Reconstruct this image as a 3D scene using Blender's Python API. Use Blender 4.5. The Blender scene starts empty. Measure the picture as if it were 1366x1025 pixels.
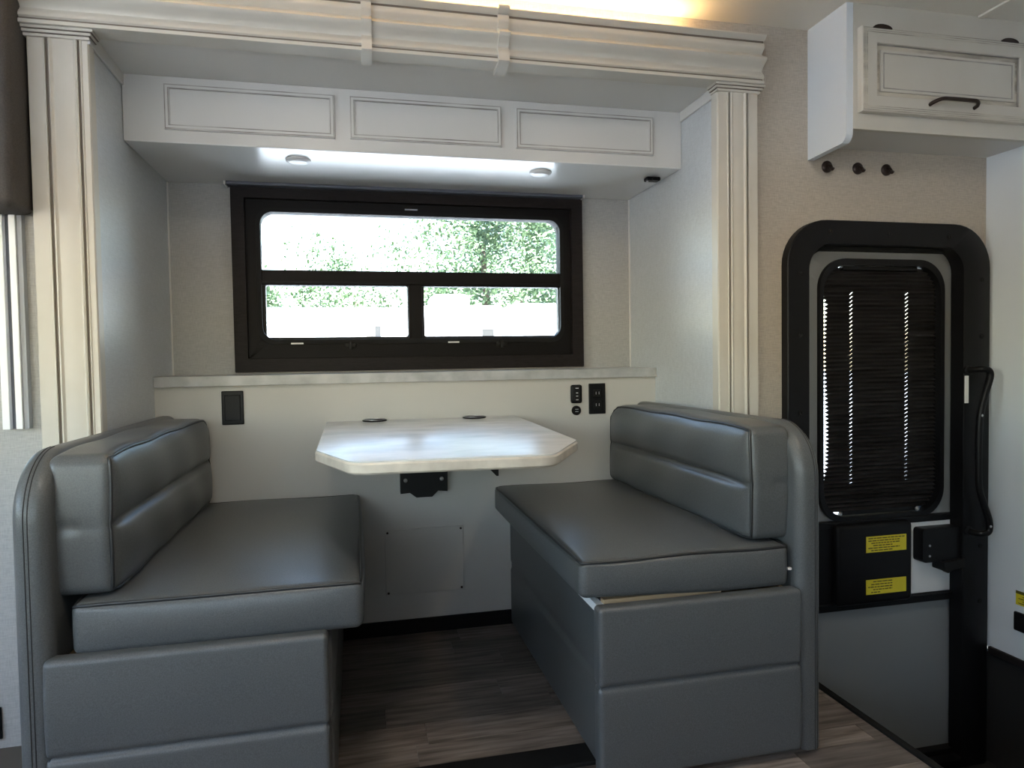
import bpy, bmesh, math, random
from mathutils import Vector, Matrix

random.seed(7)
SC = bpy.context.scene
COL = SC.collection
PI = math.pi

# ------------------------------------------------------------------ camera
cam_d = bpy.data.cameras.new('camera'); cam = bpy.data.objects.new('camera', cam_d); COL.objects.link(cam)
cam_d.sensor_width = 36.0; cam_d.sensor_fit = 'HORIZONTAL'; cam_d.lens = 914.8 / 1366 * 36
cam_d.clip_start = 0.02; cam_d.clip_end = 500
_a, _p, _r = 0.2246, 0.0338, 0.0158
F = Vector((math.sin(_a) * math.cos(_p), math.cos(_a) * math.cos(_p), -math.sin(_p)))
R0 = Vector((math.cos(_a), -math.sin(_a), 0)); U0 = R0.cross(F)
Rv = R0 * math.cos(_r) - U0 * math.sin(_r); Uv = R0 * math.sin(_r) + U0 * math.cos(_r)
cam.matrix_world = Matrix(((Rv.x, Uv.x, -F.x, 0), (Rv.y, Uv.y, -F.y, 0), (Rv.z, Uv.z, -F.z, 0.99), (0, 0, 0, 1)))
SC.camera = cam

# ------------------------------------------------------------------ world, sun, daylight portals, exposure
w = bpy.data.worlds.new('sky'); SC.world = w; w.use_nodes = True
wn = w.node_tree.nodes; wl = w.node_tree.links
sky = wn.new('ShaderNodeTexSky'); sky.sky_type = 'NISHITA'; sky.sun_disc = False
sky.sun_elevation = math.radians(52); sky.sun_rotation = math.radians(205); sky.air_density = 1.3; sky.dust_density = .6
wl.new(sky.outputs[0], wn['Background'].inputs[0]); wn['Background'].inputs[1].default_value = 0.28
sun_d = bpy.data.lights.new('sun', 'SUN'); sun_d.energy = 12.5; sun_d.angle = 0.01; sun_d.color = (.92, .97, 1.0)
sun = bpy.data.objects.new('sun', sun_d); COL.objects.link(sun)
sun.rotation_euler = Vector((0.35, 0.55, -0.85)).to_track_quat('-Z', 'Y').to_euler()
def portal(name, loc, d, sx, sy):
    l = bpy.data.lights.new(name, 'AREA'); l.shape = 'RECTANGLE'; l.size = sx; l.size_y = sy; l.cycles.is_portal = True
    o = bpy.data.objects.new(name, l); COL.objects.link(o); o.location = loc
    o.rotation_euler = Vector(d).to_track_quat('-Z', 'Y').to_euler()
portal('daylight_window', (0.25, 2.85, 1.32), (0, -1, 0), 1.25, .55)
portal('daylight_side_window', (-1.45, 2.10, 1.15), (0, -1, 0), 1.1, .75)
portal('daylight_windshield', (-2.86, .35, 1.285), (1, 0, 0), 1.9, .83)
portal('daylight_near_window', (-.5, -1.16, 1.22), (0, 1, 0), 1.4, .55)
portal('daylight_cab_window', (-2.1, -1.16, 1.2), (0, 1, 0), 1.1, .7)
vs = SC.view_settings
vs.view_transform = 'Standard'; vs.look = 'None'; vs.gamma = 1.0; vs.use_curve_mapping = False
vs.exposure = 2.28
SC.cycles.max_bounces = 10; SC.cycles.diffuse_bounces = 6; SC.cycles.glossy_bounces = 4
SC.cycles.transparent_max_bounces = 12; SC.cycles.caustics_reflective = False; SC.cycles.caustics_refractive = False
SC.cycles.use_denoising = True; SC.cycles.sample_clamp_indirect = 6.0

# ------------------------------------------------------------------ materials
M = {}
def mat(name, col, rough=.5, metal=0, spec=.5, emit=None, estr=0, coat=0):
    m = bpy.data.materials.new(name); m.use_nodes = True
    b = m.node_tree.nodes['Principled BSDF']
    b.inputs['Base Color'].default_value = (*col, 1); b.inputs['Roughness'].default_value = rough
    b.inputs['Metallic'].default_value = metal; b.inputs['Specular IOR Level'].default_value = spec
    b.inputs['Coat Weight'].default_value = coat
    if emit:
        b.inputs['Emission Color'].default_value = (*emit, 1); b.inputs['Emission Strength'].default_value = estr
    M[name] = m
    return m
def tex(m, kind, scale, c0, c1, stretch=(1, 1, 1), lo=.35, hi=.65, bump=0, bdist=.002, detail=4, coord='Position', obj_rand=False):
    """noise between two colours in world space, optional bump"""
    t = m.node_tree; n = t.nodes; l = t.links; b = n['Principled BSDF']
    if coord == 'Position': src = n.new('ShaderNodeNewGeometry').outputs['Position']
    else: src = n.new('ShaderNodeTexCoord').outputs[coord]
    mp = n.new('ShaderNodeMapping'); mp.inputs['Scale'].default_value = stretch; l.new(src, mp.inputs[0])
    if obj_rand:
        oi = n.new('ShaderNodeObjectInfo'); ml = n.new('ShaderNodeMath'); ml.operation = 'MULTIPLY'; ml.inputs[1].default_value = 37.0
        l.new(oi.outputs['Random'], ml.inputs[0]); cx = n.new('ShaderNodeCombineXYZ')
        for k in range(3): l.new(ml.outputs[0], cx.inputs[k])
        l.new(cx.outputs[0], mp.inputs['Location'])
    tx = n.new('ShaderNodeTexNoise'); tx.inputs['Scale'].default_value = scale; tx.inputs['Detail'].default_value = detail
    l.new(mp.outputs[0], tx.inputs['Vector'])
    r = n.new('ShaderNodeValToRGB'); r.color_ramp.elements[0].position = lo; r.color_ramp.elements[1].position = hi
    r.color_ramp.elements[0].color = (*c0, 1); r.color_ramp.elements[1].color = (*c1, 1)
    l.new(tx.outputs['Fac'], r.inputs[0]); l.new(r.outputs[0], b.inputs['Base Color'])
    if bump:
        bp = n.new('ShaderNodeBump'); bp.inputs['Strength'].default_value = bump; bp.inputs['Distance'].default_value = bdist
        l.new(tx.outputs['Fac'], bp.inputs['Height']); l.new(bp.outputs[0], b.inputs['Normal'])
    return r
def linen(name, c0, c1, rough=.6, spec=.5):
    """woven wallpaper: horizontal and vertical thread noise multiplied"""
    m = mat(name, c0, rough, 0, spec); t = m.node_tree; n = t.nodes; l = t.links; b = n['Principled BSDF']
    g = n.new('ShaderNodeNewGeometry'); fs = []
    for st in ((45, 45, 420), (420, 420, 45)):
        mp = n.new('ShaderNodeMapping'); mp.inputs['Scale'].default_value = st; l.new(g.outputs['Position'], mp.inputs[0])
        tx = n.new('ShaderNodeTexNoise'); tx.inputs['Scale'].default_value = 1.0; tx.inputs['Detail'].default_value = 3
        l.new(mp.outputs[0], tx.inputs['Vector']); fs.append(tx.outputs['Fac'])
    ad = n.new('ShaderNodeMath'); ad.operation = 'ADD'; l.new(fs[0], ad.inputs[0]); l.new(fs[1], ad.inputs[1])
    r = n.new('ShaderNodeMapRange'); r.inputs['From Min'].default_value = .6; r.inputs['From Max'].default_value = 1.4
    l.new(ad.outputs[0], r.inputs['Value'])
    mx = n.new('ShaderNodeMix'); mx.data_type = 'RGBA'; mx.inputs['A'].default_value = (*c0, 1); mx.inputs['B'].default_value = (*c1, 1)
    l.new(r.outputs[0], mx.inputs['Factor']); l.new(mx.outputs['Result'], b.inputs['Base Color'])
    bp = n.new('ShaderNodeBump'); bp.inputs['Strength'].default_value = .25; bp.inputs['Distance'].default_value = .001
    l.new(r.outputs[0], bp.inputs['Height']); l.new(bp.outputs[0], b.inputs['Normal'])
    return m

mat('cream', (.60, .565, .50), .42); tex(M['cream'], 'noise', 6, (.58, .545, .48), (.62, .59, .525), lo=.3, hi=.7)
mat('white_cab', (.63, .615, .585), .3)
mat('cab_under', (.72, .72, .70), .22)
mat('glaze', (.16, .13, .105), .5)
mat('glazed_moulding', (.4, .38, .34), .45); tex(M['glazed_moulding'], 'noise', 9, (.20, .18, .16), (.52, .50, .46), stretch=(1, 1, 1), lo=.30, hi=.72)
mat('glazed_moulding_cream', (.5, .46, .39), .45); tex(M['glazed_moulding_cream'], 'noise', 9, (.34, .31, .26), (.60, .55, .46), stretch=(1, 1, 5), lo=.34, hi=.56)
linen('wallpaper_tan', (.38, .335, .28), (.56, .50, .425), .55)
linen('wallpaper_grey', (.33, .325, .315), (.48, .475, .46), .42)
linen('wallpaper_side', (.49, .51, .525), (.65, .675, .695), .36)
mat('panel_white', (.53, .51, .475), .42)
mat('slide_ceiling', (.66, .65, .62), .45)
mat('ceiling', (.78, .74, .66), .6)
mat('bath_wall', (.70, .75, .80), .5)
mat('laminate', (.62, .61, .60), .28); tex(M['laminate'], 'noise', 14, (.33, .335, .34), (.47, .475, .48), lo=.3, hi=.62, detail=8)
mat('tabletop', (.7, .7, .7), .27); tex(M['tabletop'], 'noise', 7, (.60, .62, .62), (.76, .765, .76), lo=.30, hi=.62, detail=8, stretch=(1, 1.8, 1))
mat('table_edge', (.62, .57, .49), .4); tex(M['table_edge'], 'noise', 16, (.50, .45, .39), (.68, .63, .55))
mat('vinyl', (.17, .17, .165), .36); tex(M['vinyl'], 'noise', 420, (.078, .083, .085), (.118, .124, .127), stretch=(1, 1, 1), lo=.3, hi=.7, bump=.10, bdist=.0004, detail=2)
mat('piping', (.030, .031, .032), .4)
mat('thread', (.035, .035, .035), .7)
mat('black_plastic', (.006, .006, .007), .42, 0, .2)
mat('black_matte', (.009, .009, .009), .6, 0, .2)
mat('dark_frame', (.007, .006, .0062), .5, 0, .15)
mat('brown_board', (.022, .018, .017), .5, 0, .15); tex(M['brown_board'], 'noise', 30, (.013, .0105, .0105), (.019, .0155, .0155), stretch=(1, 1, 6))
mat('door_grey', (.25, .26, .265), .5)
mat('white_plastic', (.78, .78, .78), .35)
mat('lens', (.85, .84, .82), .3)
mat('marks', (.55, .55, .55), .4)
mat('metal', (.6, .6, .62), .3, 1)
mat('alu', (.93, .95, .97), .3, .0)
mat('track_dark', (.10, .11, .14), .4)
mat('bronze', (.045, .03, .025), .38, .6)
mat('plywood', (.45, .33, .20), .6)
mat('valance', (.055, .048, .045), .7); tex(M['valance'], 'noise', 300, (.045, .04, .037), (.068, .06, .056), bump=.3)
mat('yellow', (.72, .60, .03), .5)
mat('print', (.10, .085, .01), .6)
mat('black_carpet', (.010, .010, .010), .95)
mat('subfloor', (.10, .085, .07), .7)
mat('led', (1, .75, .35), .5, emit=(1.0, .70, .34), estr=5)
mat('lamp_lens', (1, .95, .88), .4, emit=(1.0, .86, .68), estr=22)
mat('hardware', (.010, .010, .010), .5, 0, .25)
def blind_mat():
    m = mat('pleated_black', (.018, .016, .016), .33)
    tex(m, 'noise', 8, (.012, .011, .011), (.05, .047, .048), stretch=(.6, 1, 18), lo=.35, hi=.75)
blind_mat()
def plank_mat():
    m = mat('plank', (.2, .15, .12), .42)
    r = tex(m, 'noise', 5, (.095, .073, .062), (.29, .245, .215), stretch=(1.2, 13, 1), lo=.32, hi=.68, detail=7, obj_rand=True, bump=.08, bdist=.001)
    t = m.node_tree; n = t.nodes; l = t.links; b = n['Principled BSDF']
    oi = n.new('ShaderNodeObjectInfo'); mr = n.new('ShaderNodeMapRange'); mr.inputs['To Min'].default_value = .55; mr.inputs['To Max'].default_value = 1.3
    l.new(oi.outputs['Random'], mr.inputs['Value'])
    mx = n.new('ShaderNodeVectorMath'); mx.operation = 'SCALE'; l.new(r.outputs[0], mx.inputs[0]); l.new(mr.outputs[0], mx.inputs['Scale'])
    l.new(mx.outputs[0], b.inputs['Base Color'])
plank_mat()
def glass_mat():
    m = bpy.data.materials.new('glass'); m.use_nodes = True; n = m.node_tree.nodes; l = m.node_tree.links
    n.remove(n['Principled BSDF']); tr = n.new('ShaderNodeBsdfTransparent'); gl = n.new('ShaderNodeBsdfGlossy'); gl.inputs['Roughness'].default_value = .02
    fr = n.new('ShaderNodeFresnel'); fr.inputs[0].default_value = 1.45; mx = n.new('ShaderNodeMixShader')
    tr.inputs[0].default_value = (.93, .95, .95, 1)
    l.new(fr.outputs[0], mx.inputs[0]); l.new(tr.outputs[0], mx.inputs[1]); l.new(gl.outputs[0], mx.inputs[2]); l.new(mx.outputs[0], n['Material Output'].inputs[0])
    M['glass'] = m
glass_mat()
mat('leaf', (.16, .30, .07), .6); tex(M['leaf'], 'noise', 1.2, (.06, .11, .04), (.19, .26, .13), lo=.3, hi=.7)
mat('bark', (.12, .09, .065), .9)
mat('gravel', (.42, .42, .42), .9); tex(M['gravel'], 'noise', 3, (.36, .36, .36), (.50, .50, .50), detail=8)
mat('rv_white', (.82, .82, .82), .35)
mat('rv_grey', (.35, .37, .40), .5)
mat('rv_glass', (.03, .03, .035), .1)
mat('tire', (.02, .02, .02), .8)

# ------------------------------------------------------------------ geometry helpers
WLOC = {}
def obj(name, geo, m, parent=None, smooth=False, pivot=None):
    """one mesh object from (verts, faces) in world space; origin at the centre of its base"""
    vs_, fs_ = geo
    xs = [v[0] for v in vs_]; ys = [v[1] for v in vs_]; zs = [v[2] for v in vs_]
    c = Vector(pivot) if pivot else Vector(((min(xs) + max(xs)) / 2, (min(ys) + max(ys)) / 2, min(zs)))
    me = bpy.data.meshes.new(name); me.from_pydata([tuple(Vector(v) - c) for v in vs_], [], fs_)
    bm = bmesh.new(); bm.from_mesh(me); bmesh.ops.recalc_face_normals(bm, faces=bm.faces); bm.to_mesh(me); bm.free()
    me.materials.append(M[m])
    if smooth:
        for p in me.polygons: p.use_smooth = True
        if smooth is not True: me.set_sharp_from_angle(angle=math.radians(smooth))
    o = bpy.data.objects.new(name, me); COL.objects.link(o)
    if parent is not None:
        o.parent = parent; o.location = c - WLOC[parent.name]
    else: o.location = c
    WLOC[o.name] = c
    return o
def empty(name, loc, label=None, cat=None, group=None, kind=None):
    o = bpy.data.objects.new(name, None); COL.objects.link(o); o.location = loc; o.empty_display_size = .05
    WLOC[o.name] = Vector(loc)
    return tag(o, label, cat, group, kind)
def tag(o, label=None, cat=None, group=None, kind=None):
    if label: o['label'] = label
    if cat: o['category'] = cat
    if group: o['group'] = group
    if kind: o['kind'] = kind
    return o
def S(name, geo, m, label=None, parent=None, smooth=False):
    o = obj(name, geo, m, parent, smooth)
    if parent is None: tag(o, label, None, None, 'structure')
    return o
def join(*gs):
    V, Fc = [], []
    for v, f in gs:
        k = len(V); V += list(v); Fc += [tuple(i + k for i in q) for q in f]
    return V, Fc
def box(x0, x1, y0, y1, z0, z1, bev=0, seg=2):
    if bev <= 0:
        v = [(x, y, z) for z in (z0, z1) for y in (y0, y1) for x in (x0, x1)]
        return v, [(0, 2, 3, 1), (4, 5, 7, 6), (0, 1, 5, 4), (2, 6, 7, 3), (0, 4, 6, 2), (1, 3, 7, 5)]
    bm = bmesh.new(); bmesh.ops.create_cube(bm, size=1)
    for q in bm.verts: q.co = Vector((x0 + (q.co.x + .5) * (x1 - x0), y0 + (q.co.y + .5) * (y1 - y0), z0 + (q.co.z + .5) * (z1 - z0)))
    bmesh.ops.bevel(bm, geom=list(bm.edges), offset=bev, segments=seg, profile=.5, affect='EDGES')
    return from_bm(bm)
def from_bm(bm):
    bm.verts.ensure_lookup_table(); bm.verts.index_update()
    r = [tuple(v.co) for v in bm.verts], [tuple(v.index for v in f.verts) for f in bm.faces]; bm.free(); return r
def prism(pts, axis, a0, a1):
    """extrude a 2D outline. axis 'x': pts=(y,z); 'y': pts=(x,z); 'z': pts=(x,y)"""
    mk = {'x': lambda p, a: (a, p[0], p[1]), 'y': lambda p, a: (p[0], a, p[1]), 'z': lambda p, a: (p[0], p[1], a)}[axis]
    n = len(pts); v = [mk(p, a0) for p in pts] + [mk(p, a1) for p in pts]
    f = [(i, (i + 1) % n, n + (i + 1) % n, n + i) for i in range(n)] + [tuple(range(n))[::-1], tuple(range(n, 2 * n))]
    return v, f
def rrect(x0, x1, z0, z1, r, n=8):
    if not isinstance(r, (tuple, list)): r = (r,) * 4      # order: bottom-left, bottom-right, top-right, top-left
    out = []
    for (cx, cz, a), q in zip(((x0, z0, PI), (x1, z0, 1.5 * PI), (x1, z1, 0), (x0, z1, .5 * PI)), r):
        sx = cx + (q if cx == x0 else -q); sz = cz + (q if cz == z0 else -q)
        for k in range(n + 1): out.append((sx + q * math.cos(a + k * PI / 2 / n), sz + q * math.sin(a + k * PI / 2 / n)))
    return out
def ring(outer, inner, y0, y1, bev=0):
    """closed frame between two outlines of equal length in the XZ plane, from y0 (front) to y1"""
    n = len(outer); L = []
    loops = [(outer, y1), (outer, y0 + bev), ([(o[0] * (1 - t) + i[0] * t, o[1] * (1 - t) + i[1] * t) for o, i in zip(outer, inner) for t in (bev * 12 if bev else 0,)], y0),
             ([(i[0] * (1 - t) + o[0] * t, i[1] * (1 - t) + o[1] * t) for o, i in zip(outer, inner) for t in (bev * 12 if bev else 0,)], y0), (inner, y0 + bev), (inner, y1)]
    v = []; f = []
    for pts, y in loops: v += [(p[0], y, p[1]) for p in pts]
    k = len(loops)
    for a in range(k):
        b = (a + 1) % k
        for i in range(n): j = (i + 1) % n; f.append((a * n + i, a * n + j, b * n + j, b * n + i))
    return v, f
def tube(path, r, n=8, closed=False, cap=True):
    P_ = [Vector(p) for p in path]; m = len(P_); v = []; f = []
    up = None
    for i in range(m):
        if closed: t = (P_[(i + 1) % m] - P_[i - 1])
        else: t = P_[min(i + 1, m - 1)] - P_[max(i - 1, 0)]
        t = t.normalized() if t.length > 1e-9 else Vector((0, 0, 1))
        if up is None:
            up = t.orthogonal().normalized()
        up = (up - t * up.dot(t)); up = up.normalized() if up.length > 1e-6 else t.orthogonal().normalized()
        s = t.cross(up); rr = r[i] if isinstance(r, (list, tuple)) else r
        for k in range(n):
            a = 2 * PI * k / n; v.append(tuple(P_[i] + (up * math.cos(a) + s * math.sin(a)) * rr))
    for i in range(m if closed else m - 1):
        j = (i + 1) % m
        for k in range(n): q = (k + 1) % n; f.append((i * n + k, i * n + q, j * n + q, j * n + k))
    if cap and not closed: f += [tuple(range(n))[::-1], tuple(range((m - 1) * n, m * n))]
    return v, f
def lathe(prof, c, axis='z', n=24):
    """prof = [(radius, height)] turned about an axis through c"""
    v = []; f = []
    for r, h in prof:
        for k in range(n):
            a = 2 * PI * k / n; p, q = r * math.cos(a), r * math.sin(a)
            d = {'z': (p, q, h), 'y': (p, h, q), 'x': (h, p, q)}[axis]; v.append(tuple(Vector(c) + Vector(d)))
    for i in range(len(prof) - 1):
        for k in range(n): q = (k + 1) % n; f.append((i * n + k, i * n + q, (i + 1) * n + q, (i + 1) * n + k))
    f += [tuple(range(n))[::-1], tuple(range((len(prof) - 1) * n, len(prof) * n))]
    return v, f
def steps(a, b, r, st):
    n = max(2, int(round((b - a - 2 * r) / st)))
    e = [0, .12, .3, .5, .72, 1.0]
    return [a + r * t for t in e] + [a + r + (b - a - 2 * r) * k / n for k in range(1, n)] + [b - r * t for t in e[::-1]]
def round_map(p, lo, hi, r):
    q = Vector([min(max(p[k], lo[k] + r), hi[k] - r) for k in range(3)]); d = Vector(p) - q
    return q + d.normalized() * r if d.length > 1e-9 else Vector(p)
def rbox(lo, hi, r, st=.03, fn=None):
    """soft box: rounded edges, dense grid; fn(point, normal) -> point sculpts bulges and seams"""
    g = [steps(lo[k], hi[k], r, st) for k in range(3)]; idx = {}; V = []; Fc = []
    def vid(p):
        key = tuple(round(c, 5) for c in p)
        if key not in idx:
            q = round_map(p, lo, hi, r); qq = Vector([min(max(p[k], lo[k] + r), hi[k] - r) for k in range(3)])
            nn = (q - qq).normalized()
            idx[key] = len(V); V.append(tuple(fn(q, nn)) if fn else tuple(q))
        return idx[key]
    for ax in range(3):
        b, c = [k for k in range(3) if k != ax]
        for val in (lo[ax], hi[ax]):
            for i in range(len(g[b]) - 1):
                for j in range(len(g[c]) - 1):
                    q = []
                    for u, w_ in ((i, j), (i + 1, j), (i + 1, j + 1), (i, j + 1)):
                        p = [0, 0, 0]; p[ax] = val; p[b] = g[b][u]; p[c] = g[c][w_]; q.append(vid(p))
                    if len(set(q)) == 4: Fc.append(tuple(q))
    return V, Fc
def on_edge_path(lo, hi, r, pts, fn, lift=0):
    out = []
    for p in pts:
        q = round_map(p, lo, hi, r); qq = Vector([min(max(p[k], lo[k] + r), hi[k] - r) for k in range(3)]); nn = (q - qq).normalized()
        out.append((Vector(fn(q, nn)) if fn else q) + nn * lift)
    return out

# ------------------------------------------------------------------ main dimensions (metres, floor at 0)
XL, XR = -.657, 1.151           # slide-out alcove side walls
YW, YB = 2.038, 2.75            # main side wall, alcove rear wall
ZC, ZT, ZH = 1.664, 1.862, 2.073   # cabinet underside, alcove ceiling, main ceiling
YC = 2.267                      # cabinet face
YL = 2.505                      # lower panel face
XW = 2.222                      # partition beside the entry door
XE = 1.345                      # edge of the stepwell

# ------------------------------------------------------------------ the room shell
flo = S('floor', join(box(-2.85, XE - .004, -1.15, 2.09, -.06, -.012), box(XL - .04, XR + .04, 2.09, 2.80, -.06, -.012), box(XE - .004, XW + .6, -1.15, .80, -.06, -.012)), 'subfloor')
unit = bpy.data.meshes.new('plank'); _v, _f = box(-.5, .5, -.5, .5, -1, 0); unit.from_pydata(_v, [], _f); unit.materials.append(M['plank'])
def planks(x0, x1, y0, y1, wid, ph):
    y = y0; row = 0
    while y < y1 - .005:
        y2 = min(y + wid, y1); x = x0 - random.uniform(.0, .35) if row else x0 - ph
        while x < x1:
            L = random.uniform(.28, .75); a, b = max(x, x0), min(x + L, x1)
            if b - a > .01:
                o = bpy.data.objects.new('plank', unit); COL.objects.link(o); o.parent = flo
                o.scale = (b - a - .0012, y2 - y - .0012, .012 + random.uniform(-.0004, 0))
                o.location = Vector(((a + b) / 2, (y + y2) / 2, 0)) - WLOC['floor']
            x += L
        y = y2; row += 1
planks(-.10, .66, 1.645, 2.50, .107, .2)
planks(-.66, XE - .02, .95, 1.56, .107, .25)
planks(1.11, XE - .02, 1.56, 2.05, .107, .1)
S('trim_1', box(XL, XR, 1.561, 1.645, -.012, .010, .004), 'black_matte', 'black threshold strip along the front edge of the alcove floor')
S('trim_2', box(XE - .022, XE, .80, 2.05, -.10, .006, .003), 'black_matte', 'black edging along the top of the entry step well')
# step well
S('wall_stepwell', box(XE - .03, XE - .004, .80, 2.10, -.50, -.06), 'black_carpet')
S('wall_stepwell_near', box(XE - .03, XW + .02, .78, .80, -.50, -.012), 'black_carpet')
S('floor_stepwell', box(XE - .03, XW + .03, .78, 2.12, -.53, -.50), 'black_carpet')
tag(obj('entry_step', box(XE + .002, XW - .004, .806, 1.42, -.499, -.23, .01), 'black_carpet'), 'black carpeted step down inside the entry well', 'step')
# ceiling
S('ceiling', join(box(-2.9, XW + .65, -1.2, YW + .05, ZH, ZH + .05)), 'ceiling')
S('trim_3', box(1.975, 2.0, .2, 1.846, ZH - .006, ZH + .002, .002), 'ceiling', 'narrow cream batten on the main ceiling')
# main side wall with the alcove opening, entry door opening and a side window opening
t = .05
S('wall_entry_daylit', join(box(-2.9, -1.98, YW, YW + t, -.06, ZH), box(-1.98, -.93, YW, YW + t, -.06, .80), box(-1.98, -.93, YW, YW + t, 1.50, ZH), box(-.93, XL - .02, YW, YW + t, -.06, ZH)), 'wallpaper_grey')  # same tan wall; grey paper paints in the bluish daylight falling here
mw = join(box(XL - .02, XR + .02, YW, YW + t, ZT + .012, ZH), box(XR + .02, 1.47, YW, YW + t, -.06, ZH), box(1.47, 2.16, YW, YW + t, 1.40, ZH), box(2.16, XW + .05, YW, YW + t, -.52, ZH),
          box(1.33, 1.47, YW, YW + t, -.52, -.06))
S('wall_entry', mw, 'wallpaper_tan')
S('wall_partition', box(XW, XW + .04, .80, YW, -.075, ZH), 'bath_wall')
S('trim_4', box(XW - .012, XW + .002, .80, YW - .03, -.095, -.070, .003), 'brown_board', 'dark brown edge strip under the white partition')
S('wall_stepwell_side', box(XW + .003, XW + .04, .80, YW, -.53, -.095), 'black_carpet')
S('wall_near', join(box(-2.9, -2.65, -1.2, -1.15, -.06, ZH), box(-1.55, -1.2, -1.2, -1.15, -.06, ZH), box(-2.65, -1.55, -1.2, -1.15, -.06, .85), box(-2.65, -1.55, -1.2, -1.15, 1.55, ZH), box(.2, XW + .65, -1.2, -1.15, -.06, ZH), box(-1.2, .2, -1.2, -1.15, -.06, .95), box(-1.2, .2, -1.2, -1.15, 1.5, ZH)), 'wallpaper_tan')
S('wall_front', join(box(-2.9, -2.85, -1.15, YW, -.06, .87), box(-2.9, -2.85, -1.15, YW, 1.70, ZH), box(-2.9, -2.85, -1.15, -.6, .87, 1.70), box(-2.9, -2.85, 1.3, YW, .87, 1.70)), 'wallpaper_tan')
S('wall_far', box(XW + .6, XW + .65, -1.15, .8, -.06, ZH), 'wallpaper_tan')
S('wall_hall', box(XW + .04, XW + .62, .80, .84, -.06, ZH), 'wallpaper_tan')
# alcove shell
S('wall_left', box(XL - .04, XL, YW + .0, YB, -.06, ZT - .001), 'wallpaper_side')
S('wall_right', box(XR, XR + .04, YW + .0, YB, -.06, ZT - .001), 'wallpaper_side')
WX0, WX1, WZ0, WZ1 = -.375, .875, 1.03, 1.60
S('wall_back', join(box(XL - .04, WX0, YB, YB + t, -.06, ZT), box(WX1, XR + .04, YB, YB + t, -.06, ZT), box(WX0, WX1, YB, YB + t, -.06, WZ0), box(WX0, WX1, YB, YB + t, WZ1, ZT)), 'wallpaper_grey')
S('ceiling_alcove', box(XL - .04, XR + .04, YW - .03, YB + t, ZT, ZT + .012), 'slide_ceiling')
S('wall_lower', box(XL, XR, YL, YL + .02, -.012, .92), 'panel_white', 'off-white lower wall panel beneath the window ledge')
S('baseboard_back', box(XL, XR, YL - .012, YL, -.012, .052, .003), 'dark_frame')
for k, (xa, xb) in enumerate(((XL, XL + .008), (XR - .008, XR))):
    S('trim_%d' % (5 + k), box(xa, xb, 2.0, YC, ZT - .035, ZT, .002), 'white_cab', 'thin batten along the top of the alcove side wall')
for k, (xa, xb) in enumerate(((XL, XL + .006), (XR - .006, XR))):
    S('trim_%d' % (7 + k), box(xa, xb, YB - .006, YB, .955, ZC, .0015), 'slide_ceiling', 'thin corner bead in the rear corner of the alcove')

# ------------------------------------------------------------------ crown moulding over the alcove
def prof_pts():
    P_ = [(YW, 2.003), (1.955, 2.003), (1.955, 2.000), (1.966, 1.990), (1.974, 1.988), (1.974, 1.983)]
    zs = [1.984 - k * .006 for k in range(19)]
    key = [(1.984, 1.971), (1.970, 1.967), (1.953, 1.984), (1.930, 1.952), (1.901, 1.984), (1.880, 1.971), (1.872, 1.970)]
    def y_at(z):
        for (za, ya), (zb, yb) in zip(key, key[1:]):
            if zb <= z <= za:
                u = (za - z) / (za - zb); u = (1 - math.cos(u * PI)) / 2; return ya + (yb - ya) * u
        return key[-1][1]
    P_ += [(y_at(z), z) for z in zs]
    P_ += [(1.976, 1.872), (1.976, 1.867), (1.970, 1.866), (1.970, 1.857), (YW, 1.857)]
    return P_
CP = prof_pts()
crown = S('trim_9', prism(CP, 'x', -.805, 1.287), 'cream', 'cream fluted crown moulding spanning the top of the dinette alcove', smooth=40)
for z0, z1, y in ((1.9828, 1.9885, 1.9700), (1.8672, 1.8718, 1.9745)):
    obj('glaze_line', box(-.80, 1.284, y, y + .004, z0, z1), 'glaze', crown)
def cover(x0, x1):
    q = [(y - (.011 if y < 2.03 else 0), z + (.004 if z > 2.0 else 0)) for y, z in CP]
    q = [p for p in q if p[1] > 1.874 or p[0] > 2.03]
    q.insert(-1, (1.957, 1.856)) if q[-1][0] > 2.03 else None
    q[-1] = (YW, 1.843); q.insert(-1, (2.00, 1.843))
    return prism(q, 'x', x0, x1)
obj('joint_cover', cover(.038, .066), 'cream', crown, 40); obj('joint_cover', cover(.424, .456), 'cream', crown, 40)
def ceiling_light(x, y, label):
    o = empty('ceiling_light', (x, y, ZH), label, 'light', 'round lights on the main ceiling')
    obj('bezel', lathe([(.092, 0), (.092, -.006), (.080, -.012), (.071, -.010), (.071, 0)], (x, y, ZH)), 'white_plastic', o, 40)
    obj('lens', lathe([(.070, -.004), (.070, -.009), (.05, -.011), (.004, -.012)], (x, y, ZH)), 'lamp_lens', o, 40)
ceiling_light(1.15, .85, 'round flush ceiling light in front of the entry door')
ceiling_light(-.15, .80, 'round flush ceiling light in front of the dinette')
led = tag(obj('cove_light_strip', box(-.60, 1.02, 1.990, 2.030, 2.003, 2.012, .002), 'led'), 'warm glowing light strip lying behind the crown moulding', 'light')

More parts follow.
